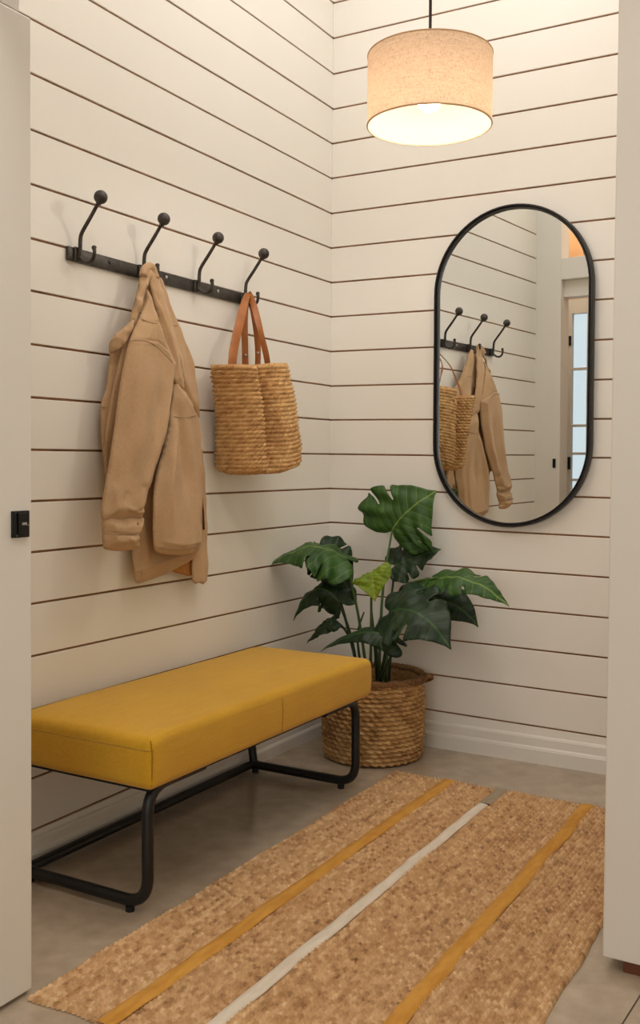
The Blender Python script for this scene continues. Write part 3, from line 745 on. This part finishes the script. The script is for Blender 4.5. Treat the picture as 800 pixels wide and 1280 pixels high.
# ---------------------------------------------------------------- tote bag
bg = thing('tote_bag', 'crocheted straw tote bag with tan leather handles hanging from the last hook', 'bag', (.1, -.75, 1.1))
NR, NS = 25, 448
BH = .345; gt = []
def bagring(t):
    """t 0 bottom .. 1 top -> list of (x, y, z) of the outer skin"""
    raw = []
    zb = 1.072; sh = -.058*t + .012*math.sin(PI*t)
    yc = -.690 + sh; L = .150 + .018*t; T = .098 - .020*t; xc = .108 - .004*t
    c = min(t/.07, 1); rnd = math.sqrt(max(0, 1-(1-c)**2)); L *= .90+.10*rnd; T *= .80+.20*rnd
    yp = -.052 + .016*(1-t); NQ = 720
    for k in range(NQ):
        a = 2*PI*k/NQ; ca, sa = math.cos(a), math.sin(a)
        e = .62
        y = L*math.copysign(abs(ca)**e, ca); x = T*math.copysign(abs(sa)**e, sa)
        pin = (.112*t**.45+.016)*math.exp(-((y-yp)/(.036+.006*t))**2)
        if sa > 0 and y < yp: x += .034*math.sin(PI*min(1, (yp-y)/.12))*t**.7
        if sa > 0: x -= pin
        else: x += pin*.22
        x += .012*math.sin(y*9+t*2)
        z = zb + BH*t + .016*t*(y/L) + .016*(y/L)*(1-t)
        z += -.010*t**6*math.exp(-((y+.10)/.05)**2)*(1 if sa > 0 else .0)
        z -= .018*t**5*math.exp(-((y-yp)/.03)**2)*(1 if sa > 0 else 0)
        z -= .012*(1-t)*math.exp(-((y-.02)/.1)**2)*(1 if sa > 0 else 0)
        raw.append(Vector((xc+x, yc+y, z)))
    # even spacing along the ring so every stitch has the same length
    cum = [0]
    for k in range(NQ): cum.append(cum[-1]+(raw[(k+1) % NQ]-raw[k]).length)
    tot = cum[-1]; out = []; q = 0; pts = []
    for k in range(NS):
        d = tot*k/NS
        while cum[q+1] < d: q += 1
        pts.append(raw[q].lerp(raw[(q+1) % NQ], (d-cum[q])/max(1e-9, cum[q+1]-cum[q])))
    row = int(t*NR); fr = t*NR % 1; per = 56
    rw = math.sin(PI*fr)**.7 if t < .9999 else .3
    for k in range(NS):
        p = pts[k]; tg = pts[(k+1) % NS]-pts[k-1]; n = Vector((-tg.y, tg.x, 0)); n = -n.normalized() if False else n.normalized()
        ph = k/NS*per + (row % 2)*.5 + .6*fr; st = abs(math.sin(PI*ph)); h1 = hsh(row, math.floor(ph), 4)
        amp = .0068*rw*(.28+.72*st)*(.6+.8*h1) + .0022*noise.noise(p*40) + .004*noise.noise(p*9)
        out.append((p.x+n.x*amp, p.y+n.y*amp, p.z + .0012*(h1-.5))); gt.append(hsh(row, math.floor(ph))*.6+.2)
    return out
vs = []; fs = []; rows = NR*6
for j in range(rows+1): vs += bagring(j/rows)
for j in range(rows):
    for k in range(NS): fs.append((j*NS+k, j*NS+(k+1) % NS, (j+1)*NS+(k+1) % NS, (j+1)*NS+k))
# bottom: inset rings
base0 = 0; prev = 0; ring0 = vs[:NS]; cxb = sum(p[0] for p in ring0)/NS; cyb = sum(p[1] for p in ring0)/NS; czb = sum(p[2] for p in ring0)/NS
for q in range(1, 9):
    s = 1-q/9; b = len(vs)
    for k in range(NS):
        x, y, z = ring0[k]; vs.append((cxb+(x-cxb)*s, cyb+(y-cyb)*s, czb+(z-czb)*s-.004*(q % 2)-.003))
    for k in range(NS): fs.append((b+k, b+(k+1) % NS, prev+(k+1) % NS, prev+k))
    prev = b
fs.append(tuple(prev+k for k in range(NS))[::-1])
# top rim rolls in and the lining goes down inside
top = vs[rows*NS:(rows+1)*NS]; prev = rows*NS
cxt = sum(p[0] for p in top)/NS; cyt = sum(p[1] for p in top)/NS
def inward(k, d):
    a, b_2 = Vector(top[(k-1) % NS]), Vector(top[(k+1) % NS]); tt = (b_2-a); n = Vector((-tt.y, tt.x, 0)).normalized(); return Vector(top[k]) - n*d
for d, dz in ((.002, .004), (.005, .0055), (.009, .003), (.011, -.006), (.011, -.024)):
    b = len(vs)
    for k in range(NS):
        p = inward(k, d); vs.append((p.x, p.y, p.z+dz))
    for k in range(NS): fs.append((prev+k, prev+(k+1) % NS, b+(k+1) % NS, b+k))
    prev = b
o = obj('body', (vs, fs), M_bag, bg, True); tones(o, gt+[.4]*(len(vs)-len(gt)))
# leather handles looped over the low hook
hy = HY[3]
def strap(name, pts, ws, wd=(0, 1, .1)):
    path = catmull(pts, 6); n = len(path); W = []
    for i in range(n):
        t = i/(n-1)*(len(ws)-1); k = min(int(t), len(ws)-2); W.append(ws[k]+(ws[k+1]-ws[k])*(t-k))
    dirs = []
    for i in range(n):
        t = i/(n-1)*(len(wd)-1) if isinstance(wd[0], (tuple, list)) else 0
        if isinstance(wd[0], (tuple, list)):
            k = min(int(t), len(wd)-2); dirs.append(Vector(wd[k]).lerp(Vector(wd[k+1]), t-k))
        else: dirs.append(Vector(wd))
    return obj(name, ribbonbm(path, dirs, W, .0035), M_leather, bg, True, 40)
strap('handle', [onx(290, 480, .130), onx(290.5, 452, .130), onx(293.5, 430, .120), onx(299, 405, .105), onx(304, 385, .07), onx(308, 371, .048), onx(310.5, 366.5, .046), onx(314, 372, .060), onx(319, 388, .085), onx(324.5, 410, .12), onx(329.5, 430, .125), onx(333.5, 448, .125), onx(336, 470, .120)],
      [.034, .034, .032, .030, .026, .022, .018, .022, .024, .024, .020, .018], [(.25, 1, 0), (.25, 1, 0), (.3, 1, 0), (.5, 1, 0), (1, .4, 0), (1, .2, 0), (1, .2, 0), (.6, .8, 0), (.2, 1, .2), (.6, .7, .1), (.9, .5, 0)])
strap('handle', [onx(307, 470, .05), onx(306.5, 448, .055), onx(306, 425, .055), onx(305.5, 400, .05), onx(307.5, 378, .042), onx(310.5, 369.5, .040), onx(314, 378, .045), onx(318.5, 400, .05), onx(321.5, 422, .05), onx(322.5, 442, .05), onx(322, 460, .05)],
      [.024, .022, .022, .024, .022, .018, .02, .022, .022, .02, .02], [(1, .7, 0), (1, .5, 0), (1, .5, 0), (1, .3, 0), (1, .2, 0), (1, .2, 0), (1, .3, 0), (1, .4, 0), (1, .4, 0)])
for q in ((307, 444, .062), (322.5, 441, .058)):
    bm = bmesh.new(); p = onx(*q); sphere(bm, p, .0045); obj('rivet', bm, M_steel, bg, True)

# ---------------------------------------------------------------- basket
BC = Vector((.317, -.218, 0)); BR = .186
bk = thing('wicker_basket', 'round wicker planter basket with a rattan rim on the floor by the corner', 'basket', BC)
NRB, NSB, HB = 18, 380, .296
bt = []; vs = []; fs = []; rows = NRB*7
for j in range(rows+1):
    t = j/rows; row = int(min(t*NRB, NRB-1e-6)); fr = t*NRB-row
    bulge = .004*math.sin(PI*t) - .010*(1-min(t/.06, 1))**2
    for k in range(NSB):
        a = 2*PI*k/NSB; per = 38
        ph = k/NSB*per + (row % 2)*.5 + .30*fr
        st = abs(math.sin(PI*ph)); rid = max(0, math.sin(PI*fr))**.7
        irr = 1+.35*noise.noise(Vector((math.cos(a)*5, math.sin(a)*5, row*3.1)))
        r = BR-.011 + bulge + rid*(.0075+.0080*st**.8*irr) + .003*noise.noise(Vector((math.cos(a)*3, math.sin(a)*3, t*4)))
        z = .003 + HB*t + .0035*math.sin(2*PI*ph)*.6 + .0022*noise.noise(Vector((math.cos(a)*4, math.sin(a)*4, row*1.7)))
        vs.append((BC.x+r*math.cos(a), BC.y+r*math.sin(a), max(.001, z))); bt.append(hsh(row, math.floor(ph))*.5+.28)
for j in range(rows):
    for k in range(NSB): fs.append((j*NSB+k, j*NSB+(k+1) % NSB, (j+1)*NSB+(k+1) % NSB, (j+1)*NSB+k))
b = len(vs); prev = rows*NSB
for r, z in ((BR-.012, HB), (BR-.016, HB-.02), (BR-.018, .01)):
    b = len(vs)
    for k in range(NSB):
        a = 2*PI*k/NSB; vs.append((BC.x+r*math.cos(a), BC.y+r*math.sin(a), z))
    for k in range(NSB): fs.append((prev+k, prev+(k+1) % NSB, b+(k+1) % NSB, b+k))
    prev = b
fs.append(tuple(prev+k for k in range(NSB)))
o = obj('woven_wall', (vs, fs), M_basket, bk, True); tones(o, bt+[.3]*(len(vs)-len(bt)))
bm = bmesh.new()
RP = [(BC.x+(BR-.003+.002*math.sin(k*.7))*math.cos(2*PI*k/120), BC.y+(BR-.003+.002*math.sin(k*.7))*math.sin(2*PI*k/120), HB+.006+.002*math.sin(k*.9)) for k in range(120)]
tube(bm, RP, .0115, 12, True)
for k in range(60):   # wrapping strands
    a0 = 2*PI*k/60; pts = []
    for j in range(9):
        tt = j/8; a = a0+tt*2*PI/60*1.1; ph = tt*2*PI
        pts.append((BC.x+(BR-.003+.0118*math.cos(ph))*math.cos(a), BC.y+(BR-.003+.0118*math.cos(ph))*math.sin(a), HB+.006+.0118*math.sin(ph)))
    tube(bm, pts, .0026, 6)
obj('rim', bm, M_rim, bk, True)
def bhandle(ang, sgn):
    c = Vector((math.cos(ang), math.sin(ang), 0)); tng = Vector((-c.y, c.x, 0)); p0 = BC + c*BR + Vector((0, 0, HB))
    bm = bmesh.new()
    for off in (-.005, .005):
        tube(bm, catmull([p0+tng*-.04+Vector((0, 0, -.01)), p0+tng*-.03+c*.018+Vector((0, 0, .014+off)), p0+c*.034+Vector((0, 0, .012+off)), p0+tng*.03+c*.026+Vector((0, 0, -.004+off)), p0+tng*.04+Vector((0, 0, -.02))], 6), .0045, 8)
    return bm
obj('handle', bhandle(.30, 1), M_rim, bk, True); obj('handle', bhandle(.30+PI, 1), M_rim, bk, True)

# ---------------------------------------------------------------- monstera
pl = thing('monstera_plant', 'split-leaf monstera with broad glossy leaves growing out of the wicker basket', 'plant', (BC.x, BC.y, .02))
bm = lathe([(.001, 0), (.125, 0), (.150, .225), (.152, .230), (.146, .230), (.142, .20), (.001, .205)], (BC.x, BC.y, .016), 48); obj('nursery_pot', bm, M_pot, pl, True, 50)
bm = lathe([(.001, .012), (.06, .010), (.12, .004), (.1425, 0)], (BC.x, BC.y, .215), 48)
for v in bm.verts: v.co.z += .006*noise.noise(v.co*40)
obj('soil', bm, M_soil, pl, True)
HALF = [(0, .0), (-.07, .035), (-.15, .10), (-.19, .19), (-.18, .29), (-.10, .385), (.02, .45), (.14, .475), (.235, .475), (.25, .44), (.235, .30), (.245, .285), (.265, .30), (.31, .455), (.40, .44), (.48, .40), (.49, .35), (.455, .21), (.468, .195), (.49, .21), (.56, .35), (.64, .30), (.73, .235), (.80, .18), (.88, .10), (.95, .035), (1.0, 0)]
HEART = [(0, 0), (-.07, .04), (-.14, .11), (-.16, .20), (-.12, .29), (-.02, .36), (.12, .385), (.3, .36), (.5, .29), (.7, .19), (.85, .09), (.94, .03), (1, 0)]
def leaf(base, mid, tip, width, face, kind='mid', fold=.25, curl=.3, outline=HALF, lateral=None, seed=0, twist=0, notch=1, lr=(1, 1)):
    """midrib base -> mid -> tip; `face` is roughly where the upper side looks; fold>0 raises the sides, curl droops the margins"""
    base, mid, tip = Vector(base), Vector(mid), Vector(tip); face = Vector(face).normalized()
    L = (mid-base).length+(tip-mid).length
    c1 = mid*2-(base+tip)/2
    def rib(u):
        if u < 0: return base + (base-rib(.05)).normalized()*(-u)*L*.9
        return (1-u)**2*base+2*u*(1-u)*c1+u*u*tip
    def frame(u):
        uu = max(u, 0.0); T = (rib(min(uu+.02, 1))-rib(max(uu-.02, 0))).normalized()
        fa = Matrix.Rotation(twist*uu, 3, T) @ face
        N = (fa-T*fa.dot(T)).normalized(); return T, N, T.cross(N)
    W = width*1.18/L/.95
    loop = [(u, v*W*lr[0]) for u, v in outline] + [(u, -v*W*lr[1]) for u, v in outline[-2:0:-1]]
    lp = [Vector((a, b, 0)) for a, b in loop]; dense = catmull(lp, 4, True)
    B2 = [Vector((p.x, p.y)) for p in dense]; nb = len(B2)
    def inside(q):
        c = False; j = nb-1
        for i in range(nb):
            a, b = B2[i], B2[j]
            if (a.y > q.y) != (b.y > q.y) and q.x < (b.x-a.x)*(q.y-a.y)/(b.y-a.y)+a.x: c = not c
            j = i
        return c
    ins = []; st = .035
    x = -.25
    while x < 1:
        y = -.6
        while y < .6:
            q = Vector((x, y))
            if inside(q) and min((q-b).length for b in B2) > st*.4: ins.append(q)
            y += st
        x += st
    k = -.0
    ov, oe, of, _, _, _ = delaunay_2d_cdt(B2+ins, [(i, (i+1) % nb) for i in range(nb)], [], 1, 1e-7)
    bm = bmesh.new(); uvl = bm.loops.layers.uv.new('UVMap'); V = []
    hwid = .48*W
    for q in ov:
        u, v = q; T, N, Bn = frame(u); s = abs(v)/hwid if hwid else 0
        lat = abs(v)*L; sg = 1 if v >= 0 else -1
        ang = fold - curl*s + .10*math.sin(u*19+abs(v)*9+seed)
        p = rib(u) + Bn*sg*lat*math.cos(ang) + N*(lat*math.sin(ang) + .007*noise.noise(Vector((u*5, v*5, seed*3.1))) - .003*abs(math.sin((u-abs(v)*.55)*6.5*PI)))
        V.append(bm.verts.new(p))
    for f in of:
        try: fc = bm.faces.new([V[i] for i in f])
        except ValueError: continue
        for lo, i in zip(fc.loops, f): lo[uvl].uv = (ov[i].x, ov[i].y)
    o = obj('leaf', bm, M_leaf[kind], pl, True)
    md = o.modifiers.new('thickness', 'SOLIDIFY'); md.thickness = .0012; md.offset = 0
    return o
def petiole(root, mid, end, r0=.0065, r1=.0038, mat=None):
    pts = catmull([root, mid, end], 10)
    return obj('stem', tubebm(pts, lambda t: r0+(r1-r0)*t, 10), mat or M_stem, pl, True)
camd = (CAMP-BC); camd.z = 0; camd.normalize()
def Y(px, py, y): return ony(px, py, y)
soil = lambda dx, dy: Vector((BC.x+dx, BC.y+dy, .215))
LEAVES = [
 # base(px,py,y)  mid  tip  width face kind fold curl outline seed twist lr root(dx,dy) petiole-mid
 dict(b=(490, 664, -.15), m=(508, 640, -.15), t=(546, 613, -.10), w=.30, f=(.25, -1, .35), k='mid', fold=.12, curl=.25, s=1, r=(.02, .0), pm=(478, 745, -.20)),
 dict(b=(432, 697, -.34), m=(385, 683, -.40), t=(337, 708, -.44), w=.26, f=(-.1, -.35, 1), k='mid', fold=-.05, curl=.35, s=2, r=(-.02, .01), pm=(448, 770, -.28)),
 dict(b=(402, 690, -.30), m=(418, 708, -.30), t=(440, 745, -.30), w=.17, f=(.2, -.7, .4), k='dark', fold=.1, curl=.4, s=3, r=(-.04, .0), pm=(428, 760, -.27)),
 dict(b=(464, 716, -.36), m=(466, 728, -.385), t=(468, 752, -.40), w=.165, f=(.1, -.9, .45), k='bright', fold=.2, curl=.2, s=4, o='h', r=(.0, -.03), pm=(464, 780, -.31)),
 dict(b=(423, 752, -.34), m=(393, 737, -.36), t=(366, 776, -.38), w=.15, f=(-.3, -.7, .6), k='dark', fold=-.2, curl=.5, s=5, r=(-.05, -.01), pm=(440, 800, -.28)),
 dict(b=(418, 774, -.32), m=(402, 782, -.34), t=(384, 805, -.36), w=.10, f=(-.2, -.7, .6), k='dark', fold=-.2, curl=.5, s=6, o='h', r=(-.05, .0), pm=(438, 800, -.27)),
 dict(b=(547, 722, -.24), m=(588, 726, -.27), t=(637, 758, -.28), w=.155, f=(.25, -.55, .85), k='mid', fold=.15, curl=.5, s=7, r=(.03, .0), pm=(500, 745, -.22), lr=(.9, 1.0)),
 dict(b=(500, 748, -.22), m=(522, 735, -.2), t=(548, 722, -.19), w=.10, f=(-.1, -.6, .9), k='mid', fold=.1, curl=.3, s=17, o='h', r=(.03, .01), pm=(486, 790, -.21)),
 dict(b=(512, 750, -.17), m=(560, 752, -.16), t=(598, 784, -.15), w=.17, f=(.2, -.8, .6), k='dark', fold=.1, curl=.4, s=8, r=(.05, .02), pm=(492, 790, -.2)),
 dict(b=(488, 764, -.36), m=(525, 768, -.40), t=(564, 812, -.41), w=.25, f=(.15, -.75, .75), k='dark', fold=.12, curl=.3, s=9, r=(.03, -.03), pm=(484, 800, -.30)),
 dict(b=(495, 803, -.38), m=(455, 790, -.42), t=(400, 814, -.44), w=.12, f=(.1, -.55, .8), k='dark', fold=-.1, curl=.45, s=10, o='h', r=(.0, -.05), pm=(482, 835, -.34)),
 dict(b=(494, 706, -.14), m=(520, 696, -.12), t=(551, 686, -.10), w=.15, f=(.1, -.75, .6), k='dark', fold=.2, curl=.3, s=11, r=(.03, .03), pm=(486, 780, -.18)),
]
for d in LEAVES:
    b_, m_, t_ = Y(*d['b']), Y(*d['m']), Y(*d['t'])
    leaf(b_, m_, t_, d['w'], d['f'], d['k'], d['fold'], d['curl'], HEART if d.get('o') else HALF, seed=d['s'], lr=d.get('lr', (1, 1)))
    petiole(soil(*d['r']), Y(*d['pm']), b_, .0065, .0036, M_stemd if d['k'] == 'dark' else M_stem)
# extra bare stems / new shoots
for (r, a, b) in (((-.02, -.02), (447, 800, -.27), (455, 765, -.26)), ((.01, .02), (467, 790, -.22), (464, 757, -.22)), ((.04, -.01), (470, 800, -.25), (476, 770, -.24))):
    petiole(soil(*r), Y(*a), Y(*b), .006, .0028, M_stemd)

# ---------------------------------------------------------------- light
def area(name, loc, target, sx, sy, power, col):
    ld = bpy.data.lights.new(name, 'AREA'); ld.shape = 'RECTANGLE'; ld.size = sx; ld.size_y = sy; ld.energy = power; ld.color = col
    o = bpy.data.objects.new(name, ld); COL.objects.link(o); o.location = loc
    o.rotation_euler = (Vector(target)-Vector(loc)).to_track_quat('-Z', 'Y').to_euler(); return o
area('window_daylight', ((WX0+WX1)/2, -6.12, 1.5), ((WX0+WX1)/2, 0, 1.5), 2.0, 1.9, 17, (1, .98, .95))
area('ceiling_fill', (1.9, -2.9, CEIL-.03), (1.9, -2.9, 0), .9, .9, 14, (1, .97, .93))  # added soft overhead fill, no lamp fitting here
area('nook_fill', (.80, -.95, CEIL-.04), (.80, -.95, 0), 1.1, 1.1, 11, (.985, .99, 1))  # added fill under the closed ceiling, brightens the upper nook walls
ld = bpy.data.lights.new('pendant_bulb', 'POINT'); ld.energy = 4.0; ld.color = (1, .94, .86); ld.shadow_soft_size = .04
o = bpy.data.objects.new('pendant_bulb', ld); COL.objects.link(o); o.location = (PX, PY, bz-.04)
ld = bpy.data.lights.new('hall_glow', 'POINT'); ld.energy = 8; ld.color = (1, .86, .68); ld.shadow_soft_size = .1  # added unseen glow that warms the pine wall, not a fitted lamp
o = bpy.data.objects.new('hall_glow', ld); COL.objects.link(o); o.location = (.15, -2.45, 2.8)
w = bpy.data.worlds.new('sky'); scn.world = w; w.use_nodes = True; bgn = w.node_tree.nodes['Background']
bgn.inputs[0].default_value = (.90, .96, 1, 1); bgn.inputs[1].default_value = .85
scn.view_settings.view_transform = 'Standard'; scn.view_settings.look = 'None'; scn.view_settings.gamma = 1; scn.view_settings.exposure = .46
scn.cycles.max_bounces = 10; scn.cycles.diffuse_bounces = 6; scn.cycles.use_denoising = True; scn.cycles.caustics_reflective = True
scn.cycles.sample_clamp_indirect = 6
